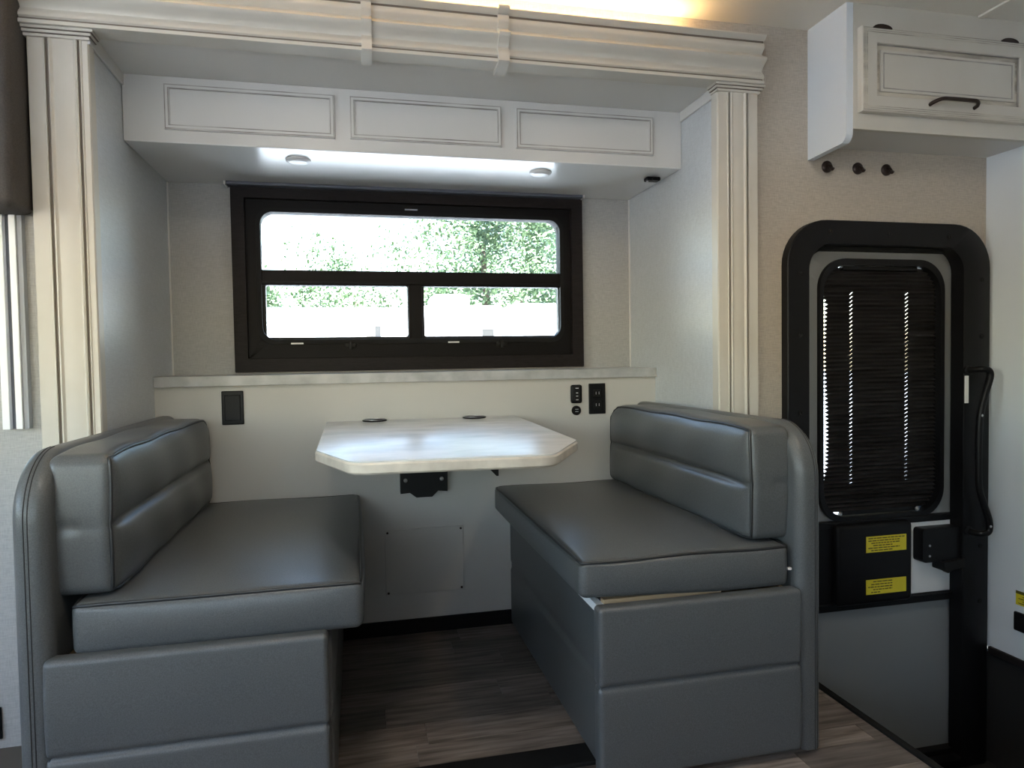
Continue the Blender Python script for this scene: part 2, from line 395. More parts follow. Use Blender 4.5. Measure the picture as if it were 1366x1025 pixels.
# ------------------------------------------------------------------ fluted pilasters either side of the alcove
def pilaster(k, xs, label, mirror):
    # xs: outer edge, bead, groove, centre panel, groove, edge
    y0 = 1.996
    a, b, c, d, e, f_, g, h = xs
    pts = [(a, YW), (a, y0 + .008), (a + .003, y0 + .003), (b - .004, y0 + .003), (b - .002, y0), (b, y0), (b, y0 + .010), (c, y0 + .010), (c, y0), (c + .004, y0 - .002), (c + .008, y0 + .002)]
    m_ = 8
    for q in range(m_ + 1):
        u = q / m_; pts.append((c + .010 + (d - c - .020) * u, y0 + .003 - .002 * math.sin(u * PI)))
    pts += [(d - .008, y0 + .002), (d - .004, y0 - .002), (d, y0), (d, y0 + .010), (e, y0 + .010), (e, y0), (e + .002, y0), (e + .004, y0 + .003), (h - .003, y0 + .003), (h, y0 + .008), (h, YW)]
    o = S('trim_%d' % k, prism(pts, 'z', -.0, 1.838), 'cream', label)
    for p, q in ((b, c), (d, e)): obj('glaze_line', box(p + .0005, q - .0005, y0 + .0065, y0 + .0105, .01, 1.836), 'glaze', o)
    for i, (ex, z0, z1) in enumerate(((.004, 1.834, 1.842), (.010, 1.843, 1.850), (.016, 1.851, 1.858))):
        obj('capital_step', box(a - ex, h + ex, y0 - ex, YW, z0, z1, .002), 'cream', o)
        if i: obj('glaze_line', box(a - ex + .003, h + ex - .003, y0 - ex + .003, YW, z0 - .0012, z0 + .0002), 'glaze', o)
    obj('plinth', box(a - .004, h + .004, y0 - .006, YW, 0, .09, .003), 'cream', o)
    return o
pilaster(10, (-.797, 0, 0, 0, 0, 0, 0, XL + .004)[:1] + (-.754, -.746, -.680, -.673, 0, 0, XL + .004), 'cream fluted pilaster beside the dark valance', False)
pilaster(11, (1.139, 1.176, 1.183, 1.240, 1.247, 0, 0, 1.283), 'cream fluted pilaster beside the entry door wall', True)

# ------------------------------------------------------------------ cabinet soffit in the alcove
sof = empty('overhead_cabinet', (.247, 2.5, ZC), 'long off-white cabinet with three moulded panels above the alcove window', 'cabinet')
obj('body', join(box(XL + .002, XR - .002, YC, YB - .001, ZC + .004, ZT - .001)), 'white_cab', sof)
obj('underside', box(XL + .002, XR - .002, YC + .001, YB - .001, ZC, ZC + .006, .002), 'cab_under', sof)
for x0, x1, z0, z1 in ((-.541, -.045, 1.702, 1.838), (.002, .495, 1.704, 1.838), (.545, 1.040, 1.703, 1.836)):
    p = obj('panel', box(x0 + .014, x1 - .014, YC - .004, YC, z0 + .012, z1 - .012, .001), 'white_cab', sof)
    o_, i_ = rrect(x0, x1, z0, z1, .0005, 1), rrect(x0 + .016, x1 - .016, z0 + .014, z1 - .014, .0005, 1)
    obj('moulding', ring(o_, i_, YC - .009, YC, .003), 'white_cab', p)
    for d in (0.0018, .0115):
        obj('glaze_line', ring(rrect(x0 + d, x1 - d, z0 + d, z1 - d, .0005, 1), rrect(x0 + d + .0028, x1 - d - .0028, z0 + d + .0028, z1 - d - .0028, .0005, 1), YC - .0098, YC - .004), 'glazed_moulding', p)
def puck(x, y, label):
    o = empty('puck_light', (x, y, ZC), label, 'light', 'puck lights under the alcove cabinet')
    obj('bezel', lathe([(.040, 0), (.040, -.004), (.036, -.008), (.030, -.009), (.030, 0)], (x, y, ZC)), 'white_plastic', o, 40)
    obj('lens', lathe([(.029, -.002), (.029, -.010), (.02, -.012), (.004, -.0125)], (x, y, ZC)), 'lens', o, 40)
puck(-.167, 2.382, 'white puck light under the cabinet beside the first moulded panel, far from the black clip')
puck(.664, 2.395, 'white puck light under the cabinet nearer the small black clip')
ck = empty('magnetic_catch', (1.096, 2.394, ZC), 'small black plastic catch under the end of the alcove cabinet', 'catch')
obj('housing', box(1.068, 1.122, 2.378, 2.412, ZC - .014, ZC, .004), 'black_plastic', ck)
obj('tongue', box(1.085, 1.108, 2.366, 2.379, ZC - .016, ZC - .008, .002), 'black_plastic', ck)
obj('screw', lathe([(.004, 0), (.004, -.002), (.001, -.003)], (1.076, 2.395, ZC - .0135), n=10), 'metal', ck)

# ------------------------------------------------------------------ alcove window
win = empty('window_1', (.25, YB, .96), 'dark framed alcove window with one wide pane above two smaller panes', None, None, 'structure')
obj('surround', ring(rrect(-.436, .932, .962, 1.655, .003, 1), rrect(-.388, .884, 1.013, 1.612, .003, 1), 2.722, YB, .002), 'brown_board', win)
obj('frame', ring(rrect(-.389, .885, 1.012, 1.613, .004, 8), rrect(-.340, .842, 1.080, 1.570, .050, 8), 2.745, 2.81, .002), 'dark_frame', win, 40)
obj('frame_lip', ring(rrect(-.352, .854, 1.066, 1.582, .055, 8), rrect(-.336, .838, 1.085, 1.566, .047, 8), 2.738, 2.76, .002), 'black_matte', win, 40)
obj('transom', box(-.345, .847, 2.748, 2.80, 1.292, 1.350, .004), 'dark_frame', win)
obj('transom_channel', box(-.345, .847, 2.742, 2.75, 1.300, 1.306, .001), 'black_plastic', win)
obj('mullion', box(.212, .266, 2.746, 2.80, 1.075, 1.30, .004), 'dark_frame', win)
for x0, x1 in ((-.345, .222), (.256, .847)):
    s_ = obj('sash', ring(rrect(x0, x1, 1.070, 1.305, .01, 4), rrect(x0 + .020, x1 - .012, 1.094, 1.293, .008, 4), 2.762, 2.795, .002), 'black_plastic', win)
    obj('pane', box(x0 + .004, x1 - .004, 2.780, 2.784, 1.075, 1.30), 'glass', s_)
    lx = x0 + .33
    obj('latch', join(box(lx - .022, lx + .022, 2.735, 2.75, 1.052, 1.070, .003), box(lx - .006, lx + .006, 2.726, 2.74, 1.045, 1.075, .002)), 'hardware', s_)
    obj('label_tab', box(x0 + .11, x0 + .155, 2.7375, 2.7385, 1.066, 1.072), 'white_plastic', s_)
obj('pane', box(-.345, .847, 2.786, 2.790, 1.34, 1.575), 'glass', win)
obj('keeper', box(.205, .255, 2.739, 2.746, 1.589, 1.594, .001), 'metal', win)
hr = empty('roller_blind', (.24, 2.71, 1.655), 'grey rolled-up shade cassette tucked between the alcove cabinet and window frame', 'blind')
obj('headrail', box(-.445, .925, 2.690, YB, 1.652, ZC, .003), 'track_dark', hr)
obj('end_cap', box(.925, .932, 2.688, YB, 1.650, ZC, .002), 'white_plastic', hr)
obj('end_cap', box(-.452, -.445, 2.688, YB, 1.650, ZC, .002), 'white_plastic', hr)

# ------------------------------------------------------------------ ledge
lg = empty('window_ledge', (.247, 2.62, .919), 'pale marbled ledge running the width of the alcove beneath the window', 'ledge')
obj('top', box(XL + .001, XR - .001, 2.494, YB, .921, .955, .003), 'laminate', lg)
obj('edge_band', box(XL + .001, XR - .001, 2.490, 2.495, .919, .9545, .0015), 'laminate', lg)

# ------------------------------------------------------------------ plates, sockets
pl = empty('wall_plate', (-.411, YL, .786), 'blank black wall plate on the off-white panel behind the bench with the flush front panel', 'wall plate')
obj('plate', box(-.447, -.376, YL - .007, YL, .786, .902, .003), 'black_plastic', pl)
obj('insert', box(-.437, -.386, YL - .010, YL - .005, .800, .888, .002), 'black_plastic', pl)
us = empty('usb_charger', (.822, YL, .824), 'small black charging panel with white marks on the off-white lower wall', 'charger')
obj('plate', box(.801, .844, YL - .010, YL, .824, .895, .009, 4), 'black_plastic', us, 40)
obj('socket', box(.811, .836, YL - .0125, YL - .006, .832, .887, .003), 'black_matte', us)
for z, ww in ((.880, .006), (.862, .004), (.850, .004), (.836, .005)):
    obj('mark', box(.8235 - ww, .8235 + ww, YL - .0132, YL - .012, z, z + .003), 'marks', us)
rs = empty('power_socket', (.823, YL, .778), 'round black power socket below the charging panel', 'socket')
obj('ring', lathe([(.0185, 0), (.0185, -.006), (.016, -.009), (.012, -.008)], (.823, YL, .796), 'y', 20), 'black_plastic', rs, 40)
for z in (.791, .800): obj('mark', box(.817, .829, YL - .0105, YL - .007, z, z + .002), 'marks', rs)
dx = empty('duplex_outlet', (.906, YL, .78), 'black double outlet plate beside the charging panel', 'outlet')
obj('plate', box(.873, .941, YL - .007, YL, .780, .898, .003), 'black_plastic', dx)
for z in (.815, .860):
    rc = obj('receptacle', box(.890, .924, YL - .0095, YL - .005, z - .016, z + .016, .005, 3), 'black_matte', dx)
    for x in (.901, .913): obj('slot', box(x - .0008, x + .0008, YL - .0102, YL - .009, z - .004, z + .006), 'marks', rc)
ap = empty('access_panel', (.234, YL, .146), 'thin off-white access panel screwed low on the wall under the table', 'panel')
obj('cover', box(.091, .376, YL - .009, YL, .146, .384, .001), 'panel_white', ap)
for x in (.100, .367):
    for z in (.155, .375): obj('screw', lathe([(.0042, 0), (.0042, -.0025), (.001, -.003)], (x, YL - .0085, z), 'y', 10), 'bronze', ap)

# ------------------------------------------------------------------ table
def offset_round(poly, rs, n=6):
    out = []; m = len(poly)
    for i in range(m):
        a, b, c = Vector(poly[i - 1]), Vector(poly[i]), Vector(poly[(i + 1) % m]); r = rs[i]
        u, v_ = (a - b).normalized(), (c - b).normalized(); ang = u.angle(v_); d = r / math.tan(ang / 2)
        p0, p1 = b + u * d, b + v_ * d
        for k in range(n + 1):
            t_ = k / n; out.append(tuple((p0 * (1 - t_) ** 2 + b * 2 * t_ * (1 - t_) + p1 * t_ ** 2)))
    return out
TP = [(-.104, 2.494), (-.097, 1.685), (-.012, 1.452), (.420, 1.428), (.552, 1.668), (.584, 2.494)]
TR = (.012, .035, .055, .055, .035, .012)
tb = empty('dinette_table', (.235, 2.0, .50), 'pale marbled dinette table with clipped corners fixed to the wall between two grey benches', 'table')
tp = offset_round([Vector(p) for p in TP], TR)
def inset(poly, d):
    c = Vector((sum(p[0] for p in poly) / len(poly), sum(p[1] for p in poly) / len(poly)))
    n = len(poly); o = []
    for i in range(n):
        e = Vector(poly[(i + 1) % n]) - Vector(poly[i - 1]); nn = Vector((-e.y, e.x))
        if nn.length < 1e-9: o.append(poly[i]); continue
        nn.normalize()
        if nn.dot(c - Vector(poly[i])) < 0: nn = -nn
        o.append((poly[i][0] + nn.x * d, poly[i][1] + nn.y * d))
    return o
def layers(poly, lv):
    n = len(poly); v = []; f = []
    for d, z in lv: v += [(p[0], p[1], z) for p in inset(poly, d)]
    for a in range(len(lv) - 1):
        for i in range(n): j = (i + 1) % n; f.append((a * n + i, a * n + j, (a + 1) * n + j, (a + 1) * n + i))
    f += [tuple(range(n))[::-1], tuple(range((len(lv) - 1) * n, len(lv) * n))]
    return v, f
top = obj('tabletop', layers(tp, [(.003, .7815), (.003, .7848), (.006, .786)]), 'tabletop', tb, 30)
obj('edge_band', layers(tp, [(.004, .757), (0, .761), (0, .778), (.003, .782)]), 'table_edge', top, 30)
for cx, cy in ((.063, 2.448), (.415, 2.436)):
    ch = obj('cup_holder', lathe([(.036, .0005), (.042, .001), (.043, .004), (.038, .006), (.035, .004), (.034, -.0), (.002, .0005)], (cx, cy, .786)), 'black_plastic', top, 40)
    obj('rim', lathe([(.0385, .0055), (.0385, .0068), (.0365, .0068), (.0365, .0055)], (cx, cy, .786)), 'metal', ch, 40)
br = obj('wall_bracket', prism([(.149, .615), (.149, .519), (.182, .521), (.205, .503), (.262, .503), (.284, .524), (.318, .520), (.320, .615)], 'y', YL - .035, YL - .002), 'hardware', tb)
obj('bracket_arm', prism([(YL - .03, .60), (YL - .03, .755), (1.90, .757), (1.90, .735), (2.38, .66)], 'x', .152, .205), 'hardware', br)
obj('bracket_arm', prism([(YL - .03, .60), (YL - .03, .755), (1.90, .757), (1.90, .735), (2.38, .66)], 'x', .245, .318), 'hardware', br)
for x in (.167, .297): obj('bolt', lathe([(.007, 0), (.007, -.005), (.003, -.007)], (x, YL - .035, .567), 'y', 10), 'metal', br)
obj('support_gusset', prism([(.40, .757), (.40, .672), (.500, .566), (.508, .566), (.508, .757)], 'y', 2.468, 2.476), 'hardware', tb)

# ------------------------------------------------------------------ dinette benches
SEAM = .672
def bench(side, label):
    """side=-1: backrest towards -x; +1: backrest towards +x. Widths read per side."""
    if side < 0:
        c0, c1 = -.556, .006; fp0, fp1 = -.597, -.068; sl0, sl1 = -.648, -.583; bk0, bk1 = -.602, -.482; ais = -.062
    else:
        c0, c1 = .494, 1.038; fp0, fp1 = .527, 1.052; sl0, sl1 = 1.050, 1.118; bk0, bk1 = .948, 1.066; ais = .552
    e = empty('dinette_bench', ((c0 + c1) / 2, 2.0, 0), label, 'bench', None)
    # plinth box and padded aisle side
    bx0, bx1 = (sl1 - .01, ais - .022) if side < 0 else (ais + .022, sl0 + .01)
    base = obj('base', join(box(bx0, bx1, 1.505, 1.525, .0, .405), box(bx0, bx1, 2.47, 2.49, 0, .405), box(bx0, bx1, 1.525, 2.47, .0, .02), box(bx0 if side < 0 else bx1 - .02, bx0 + .02 if side < 0 else bx1, 1.525, 2.47, .02, .405)), 'plywood', e)
    def groove(z0, d, wd):
        return lambda z: d * math.exp(-((z - z0) / wd) ** 2)
    g1 = groove(.226, .010, .007)
    lo, hi = ((ais - .030, 1.500, .004), (ais, 2.495, .412)) if side < 0 else ((ais, 1.500, .004), (ais + .030, 2.495, .412))
    def fs(p, n):
        q = Vector(p); s_ = -side
        if n.x * s_ > .5: q.x -= s_ * g1(q.z)
        return q
    sp = obj('side_panel', rbox(lo, hi, .010, .012, fs), 'vinyl', e, True)
    # padded front panel in two horizontal sections
    tilt = .0
    zs0, zs1 = .020, (.428 if side < 0 else .421)
    lo, hi = (fp0, 1.458, zs0), (fp1, 1.500, zs1)
    g2 = groove(.236, .012, .0045)
    def ff(p, n):
        q = Vector(p)
        if n.y < -.3: q.y += g2(q.z) * min(1, -n.y) - .004 * max(0, math.sin(PI * min(1, max(0, (q.z - zs0) / (.236 - zs0) if q.z < .236 else (q.z - .236) / (zs1 - .236)))))
        if abs(n.x) > .5: q.x -= math.copysign(g2(q.z) * .5, n.x)
        return q
    fp = obj('front_panel', rbox(lo, hi, .011, .006, ff), 'vinyl', e, True)
    # seat cushion
    r = .018; lo, hi = (c0, 1.488, .420), (c1, 2.488, .526)
    def fc(p, n):
        q = Vector(p); u = (q.x - c0) / (c1 - c0) * 2 - 1; v_ = (q.y - 1.488) / 1.0 * 2 - 1
        if n.z > .3: q.z += n.z * (.014 * (1 - u ** 4) * (1 - v_ ** 4) - .002 + .0025 * math.sin(q.x * 17 + 1) * math.sin(q.y * 9 + side))
        if n.y < -.5: q.y -= .010 * (1 - u ** 4) * max(0, math.sin(PI * (q.z - .42) / .106))
        if abs(n.x) > .5: q.x += math.copysign(.008 * (1 - v_ ** 4) * max(0, math.sin(PI * (q.z - .42) / .106)), n.x)
        if side > 0 and n.z < .3: q.z += .016 * max(0, (.85 - q.x) / .35) * (1 - (q.z - .42) / .106)
        return q
    sc_ = obj('seat_cushion', rbox(lo, hi, r, .03, fc), 'vinyl', e, True)
    path = []
    N = 24
    loop = [(c0, 1.488), (c1, 1.488), (c1, 2.488), (c0, 2.488)]
    for k in range(4):
        a, b = loop[k], loop[(k + 1) % 4]
        for q in range(N): path.append((a[0] + (b[0] - a[0]) * q / N, a[1] + (b[1] - a[1]) * q / N, .526))
    path = on_edge_path(lo, hi, r, path, fc, .0016)
    obj('piping', tube(path, .0038, 6, True), 'piping', sc_, True)
    # back cushion with a horizontal seam
    zb0, zb1 = .530, .814; yb0, yb1 = 1.520, 2.478
    lo, hi = (bk0, yb0, zb0), (bk1, yb1, zb1); r2 = .022; inner = -side
    def fb(p, n):
        q = Vector(p); v_ = (q.y - yb0) / (yb1 - yb0) * 2 - 1; w_ = (q.z - zb0) / (zb1 - zb0)
        edge = max(0, 1 - abs(v_) ** 10)
        if n.x * inner > .3:
            k = n.x * inner
            lob = abs(math.sin(PI * ((q.z - zb0) / (SEAM - zb0) if q.z < SEAM else (q.z - SEAM) / (zb1 - SEAM))))
            q.x += inner * k * edge * (.016 * lob ** .6 - .018 * math.exp(-((q.z - SEAM) / .007) ** 2) - .002)
            q.x += inner * k * .002 * math.sin(q.y * 23 + q.z * 14)
        if n.z > .3: q.z += n.z * (.010 * (1 - v_ ** 4) + .002 * math.sin(q.y * 19 + 2))
        if n.y < -.3: q.y += n.y * (.010 * max(0, math.sin(PI * w_)) - .005 * math.exp(-((q.z - SEAM) / .012) ** 2) * (1 if q.x * side > (bk0 + bk1) / 2 * side else .3))
        if n.y > .5: q.y += .004
        # far upper corner is softer
        if v_ > .8 and w_ > .5: q.z -= .040 * ((v_ - .8) / .2) ** 2 * (w_ - .5) / .5
        return q
    bc = obj('back_cushion', rbox(lo, hi, r2, .008, fb), 'vinyl', e, True)
    xf = bk1 if side < 0 else bk0
    loop = [(yb0, zb0), (yb0, zb1), (yb1, zb1), (yb1, zb0)]; path = []
    for k in range(4):
        a, b = loop[k], loop[(k + 1) % 4]
        for q in range(N): path.append((xf, a[0] + (b[0] - a[0]) * q / N, a[1] + (b[1] - a[1]) * q / N))
    obj('piping', tube(on_edge_path(lo, hi, r2, path, fb, .0016), .0038, 6, True), 'piping', bc, True)
    # padded end shell: a slab standing on the floor with a rounded front top corner
    R_ = .135; y0, y1, zt = 1.468, 2.488, .826
    prof = [(y1, .012), (y1, zt - .03), (y1 - .012, zt - .008), (y1 - .03, zt)]
    for k in range(15):
        a = PI / 2 + k * PI / 2 / 14; prof.append((y0 + R_ + R_ * math.cos(a), zt - R_ + R_ * 1.0 * math.sin(a)))
    m_ = 12
    for k in range(1, m_ + 1): prof.append((y0, zt - R_ - (zt - R_ - .012) * k / m_))
    prof += [(y0 + .02, .012), (y1 - .02, .012)]
    lv = []
    rr = .026
    for k in range(6):
        a = k * PI / 2 / 5; lv.append((rr * (1 - math.sin(a)), sl0 + rr * (1 - math.cos(a))))
    lv += [(d, sl1 - (x - sl0)) for d, x in lv[::-1]]
    n = len(prof); V = []; Fc = []
    for d, x in lv: V += [(x, p[0], p[1]) for p in inset(prof, d)]
    for a in range(len(lv) - 1):
        for i in range(n): j = (i + 1) % n; Fc.append((a * n + i, a * n + j, (a + 1) * n + j, (a + 1) * n + i))
    Fc += [tuple(range(n))[::-1], tuple(range((len(lv) - 1) * n, len(lv) * n))]
    sh = obj('end_shell', (V, Fc), 'vinyl', e, 50)
    for dx in ((.026, .033) if side < 0 else (.045, .052)):
        pth = [(sl0 + dx, p[0] - .0006 if i < 20 else p[0] - .0006, p[1] + (.0006 if i < 12 else 0)) for i, p in enumerate(prof[4:])]
        dd = rr * (1 - math.sin(math.acos(max(-1, min(1, (rr - min(dx, sl1 - sl0 - dx)) / rr))))) if min(dx, sl1 - sl0 - dx) < rr else 0
        pi_ = inset(prof, dd - .0002)[4:-2]
        obj('stitching', tube([(sl0 + dx, p[0], p[1]) for p in pi_], .0012, 5), 'thread', sh)
    return e, base
bl, bl_base = bench(-1, 'grey vinyl dinette bench with its back towards the dark valance and blind track')
brr, br_base = bench(1, 'grey vinyl dinette bench with its back to the entry door')
obj('top_rail', box(.556, .86, 1.504, 1.526, .405, .426, .001), 'plywood', br_base)
tag(obj('corner_bracket', join(box(.540, .556, 1.502, 1.64, .4125, .4155), box(.5385, .5415, 1.501, 1.64, .396, .4155)), 'alu', brr), 'bright metal corner bracket')
obj('strap_clip', box(1.036, 1.047, 1.492, 1.500, .459, .465, .001), 'white_plastic', brr)

# ------------------------------------------------------------------ entry door
dr = empty('door_1', (1.80, 2.05, -.45), 'black framed entry door with dark pleated shade', None, None, 'structure')
obj('frame', ring(rrect(1.393, 2.207, -.50, 1.443, (.01, .01, .15, .15), 10), rrect(1.476, 2.096, -.47, 1.362, (.01, .01, .085, .085), 10), 2.004, 2.06, .003), 'black_plastic', dr, 40)
obj('inner_jamb', ring(rrect(1.460, 2.158, -.48, 1.380, (.01, .01, .085, .085), 10), rrect(1.494, 2.138, -.45, 1.350, (.01, .01, .075, .075), 10), 2.045, 2.10, .002), 'black_matte', dr, 40)
for x, z in ((1.555, 1.405), (1.785, 1.402), (2.03, 1.398), (1.44, 1.265), (1.44, 1.06), (1.44, .80), (2.17, 1.25), (2.17, 1.05), (2.17, .30), (2.17, .10)):
    obj('screw', lathe([(.009, 0), (.009, -.003), (.005, -.004), (.002, -.001)], (x, 2.0045, z), 'y', 10), 'black_matte', dr)
leaf = obj('door_leaf', ring(rrect(1.490, 2.142, -.46, 1.354, (.01, .01, .075, .075), 10), rrect(1.575, 2.058, .420, 1.312, .10, 10), 2.075, 2.115, .001), 'door_grey', dr, 40)
obj('window_frame', ring(rrect(1.556, 2.070, .404, 1.326, .105, 10), rrect(1.572, 2.052, .426, 1.302, .095, 10), 2.060, 2.10, .003), 'black_plastic', leaf, 40)
obj('window_sill_bar', box(1.496, 2.136, 2.055, 2.08, .388, .412, .004), 'black_plastic', leaf)
obj('pane', box(1.560, 2.070, 2.108, 2.112, .41, 1.32), 'glass', leaf)
# pleated shade with cord holes
sh = tag(empty('pleated_shade', (1.81, 2.085, .43), 'black pleated shade drawn down over the entry door window, light dotting its cord holes', 'blind'))
V, Fc = [], []
pitch = .0142; zz = 1.296; rows = []; k = 0
def side_in(z):      # follow the rounded corners of the window frame
    d = max(0, z - 1.207, .521 - z); return .095 - math.sqrt(max(0, .095 ** 2 - d * d))
while zz > .432:
    y = 2.080 if k % 2 == 0 else 2.092; q = side_in(zz)
    h1 = .0004 + .0011 * (.5 + .5 * math.sin(zz * 17 + .6)) ; h2 = .0004 + .0011 * (.5 + .5 * math.sin(zz * 14 + 3.3))
    cols = [1.574 + q + max(0, min(1, (1.22 - zz) / .05, (zz - .50) / .10)) * (.026 - (.007 if k % 2 else 0) + .005 * math.sin(zz * 11)), 1.700 - h1, 1.700 + h1, 1.930 - h2, 1.930 + h2, 2.052 - q]
    rows.append([len(V) + i for i in range(6)]); V += [(c, y, zz) for c in cols]; zz -= pitch / 2; k += 1
for a in range(len(rows) - 1):
    for i in range(5):
        if i in (1, 3) and a % 2 == 0 and 10 < a < len(rows) - 14: continue
        Fc.append((rows[a][i], rows[a][i + 1], rows[a + 1][i + 1], rows[a + 1][i]))
obj('pleats', (V, Fc), 'pleated_black', sh)
obj('head_rail', box(1.66, 1.965, 2.074, 2.098, 1.288, 1.301, .002), 'black_plastic', sh)
obj('bottom_rail', box(1.66, 1.965, 2.074, 2.098, .428, .444, .002), 'black_plastic', sh)
for x in (1.640, 1.960): obj('cord_knob', lathe([(.0, -.004), (.007, -.003), (.009, 0), (.007, .003), (0.001, .004)], (x, 2.066, .436), 'y', 12), 'metal', sh, True)
# lock box, stickers, latch
obj('lock_backing', box(1.496, 1.912, 2.056, 2.082, .110, .404, .004), 'black_plastic', leaf)
lk = obj('lock_cover', join(box(1.600, 1.912, 2.030, 2.08, .118, .404, .018, 4)), 'black_plastic', leaf, 40)
ri = obj('lock_plate', box(1.905, 2.136, 2.062, 2.08, .128, .388, .003), 'white_plastic', leaf)
obj('door_bar', box(1.496, 2.136, 2.050, 2.08, .098, .126, .004), 'black_plastic', leaf)
for z0, z1, ln in ((.303, .359, 6), (.155, .207, 5)):
    st = obj('sticker', box(1.716, 1.880, 2.0285, 2.0302, z0, z1), 'yellow', leaf)
    rnd = random.Random(int(z0 * 1000)); bars = []
    for q in range(ln):
        zc = z1 - (z1 - z0) * (q + .8) / (ln + .6); x = 1.724 + rnd.choice((0, .012, .02))
        xe = 1.872 - rnd.choice((0, .02, .05)) - (.05 if q == ln - 1 else 0)
        while x < xe:
            L = rnd.uniform(.006, .02); bars.append(box(x, min(x + L, xe), 2.0279, 2.0286, zc - .0018, zc + .0018)); x += L + .003
    obj('lettering', join(*bars), 'print', leaf)
lt = obj('latch', join(prism(rrect(1.940, 2.105, .252, .372, .012, 4), 'y', 2.018, 2.064), box(2.02, 2.108, 2.015, 2.064, .218, .26, .006)), 'black_plastic', leaf)
obj('latch_lever', prism([(2.012, .252), (2.018, .222), (2.03, .214), (2.06, .226), (2.1, .230), (2.1, .26)], 'y', 2.000, 2.02), 'black_matte', leaf)
for z in (.275, .312): obj('rivet', lathe([(.004, 0), (.004, -.002), (.001, -.003)], (1.968, 2.018, z), 'y', 10), 'rv_grey', leaf)
obj('frame_label', box(2.098, 2.114, 2.0025, 2.0042, .815, .912), 'white_plastic', dr)
# assist handle
gh = empty('grab_handle', (2.13, 2.0, .36), 'black angled grab handle on the entry door frame', 'handle')
pts = [(2.112, 2.010, .930), (2.116, 1.978, .934), (2.130, 1.960, .936), (2.150, 1.955, .928), (2.154, 1.955, .905), (2.138, 1.957, .855), (2.120, 1.958, .79), (2.112, 1.958, .72), (2.110, 1.958, .60), (2.114, 1.958, .52), (2.130, 1.957, .47), (2.152, 1.955, .41), (2.156, 1.955, .375), (2.146, 1.957, .360), (2.124, 1.968, .357), (2.116, 2.008, .358)]
def smooth_path(p, n=5):
    P_ = [Vector(q) for q in p]; o = []
    for i in range(len(P_) - 1):
        a, b, c, d = P_[max(i - 1, 0)], P_[i], P_[i + 1], P_[min(i + 2, len(P_) - 1)]
        for k in range(n):
            u = k / n; o.append(.5 * ((2 * b) + (c - a) * u + (2 * a - 5 * b + 4 * c - d) * u * u + (3 * b - a - 3 * c + d) * u ** 3))
    return o + [P_[-1]]
obj('grip', tube(smooth_path(pts), .0115, 10), 'black_plastic', gh, True)
for x, z in ((2.112, .930), (2.116, .358)): obj('foot', lathe([(.018, .0), (.018, -.006), (.012, -.010)], (x, 2.006, z), 'y', 14), 'black_plastic', gh, 40)
for x, y, z in ((2.113, 1.948, .775), (2.15, 1.945, .385)): obj('screw', lathe([(.0045, 0), (.0045, -.002), (.001, -.003)], (x, y, z), 'y', 10), 'metal', gh)
# step switch on the partition
sw = empty('step_switch', (XW, 1.88, .03), 'black rocker switch low on the white partition', 'switch')
obj('housing', box(XW - .012, XW, 1.800, 1.911, .028, .094, .005, 3), 'black_plastic', sw)
obj('rocker', box(XW - .017, XW - .010, 1.83, 1.88, .042, .080, .003), 'black_matte', sw)
yl = empty('warning_label', (XW, 1.88, .115), 'yellow warning label above the rocker switch', 'label')
obj('sheet', box(XW - .0015, XW, 1.780, 1.910, .117, .158), 'yellow', yl)
obj('header', box(XW - .0018, XW, 1.780, 1.910, .156, .166), 'print', yl)
for q in range(4): obj('lettering', box(XW - .002, XW - .0012, 1.79, 1.900 - .015 * (q % 2), .123 + q * .008, .1255 + q * .008), 'print', yl)

# ------------------------------------------------------------------ coat hooks
def hook(x, label):
    o = empty('coat_hook', (x, YW, 1.60), label, 'hook', 'three black hooks in a row above the entry door')
    obj('rosette', lathe([(.020, 0), (.020, -.004), (.016, -.008), (.008, -.010)], (x, YW, 1.627), 'y', 18), 'bronze', o, 40)
    obj('prong', tube(smooth_path([(x, YW - .008, 1.630), (x + .001, YW - .018, 1.624), (x + .001, YW - .025, 1.613), (x + .001, YW - .030, 1.616)]), [.006] * 15 + [.007], 8), 'bronze', o, True)
hook(1.566, 'black coat hook tucked against the white side panel of the cabinet above the door')
hook(1.686, 'middle black coat hook between two others above the entry door')
hook(1.800, 'black coat hook in the row, the one nearest the white partition')

# ------------------------------------------------------------------ cabinet above the door
oc = empty('entry_cabinet', (1.85, 1.95, 1.64), 'cream raised-panel overhead cabinet above the entry door', 'cabinet')
YO = 1.850
pp = [(YW, ZH), (YO + .002, ZH), (YO + .002, 1.680)] + [(YO + .002 + .03 * (1 - math.cos(a)), 1.680 - .03 * math.sin(a)) for a in (.4, .8, 1.2)] + [(YO + .034, 1.650), (YW, 1.645)]
pp[3:6] = [(YO + .002 + .028 * (1 - math.cos(k * PI / 10)), 1.680 - .030 * math.sin(k * PI / 10)) for k in range(1, 5)]
obj('side_panel', prism(pp, 'x', 1.493, 1.516), 'bath_wall', oc)
obj('carcass', box(1.516, XW - .001, YO + .018, YW, 1.690, ZH), 'white_cab', oc)
obj('face_frame', ring(rrect(1.516, XW - .001, 1.690, ZH, .0005, 1), rrect(1.55, XW - .03, 1.76, 1.98, .0005, 1), YO, YO + .020), 'cream', oc)
dx0, dx1, dz0, dz1 = 1.530, 2.178, 1.738, 1.996
d_ = obj('door', ring(rrect(dx0, dx1, dz0, dz1, .0005, 1), rrect(dx0 + .054, dx1 - .054, dz0 + .050, dz1 - .050, .0005, 1), YO - .022, YO, .003), 'cream', oc)
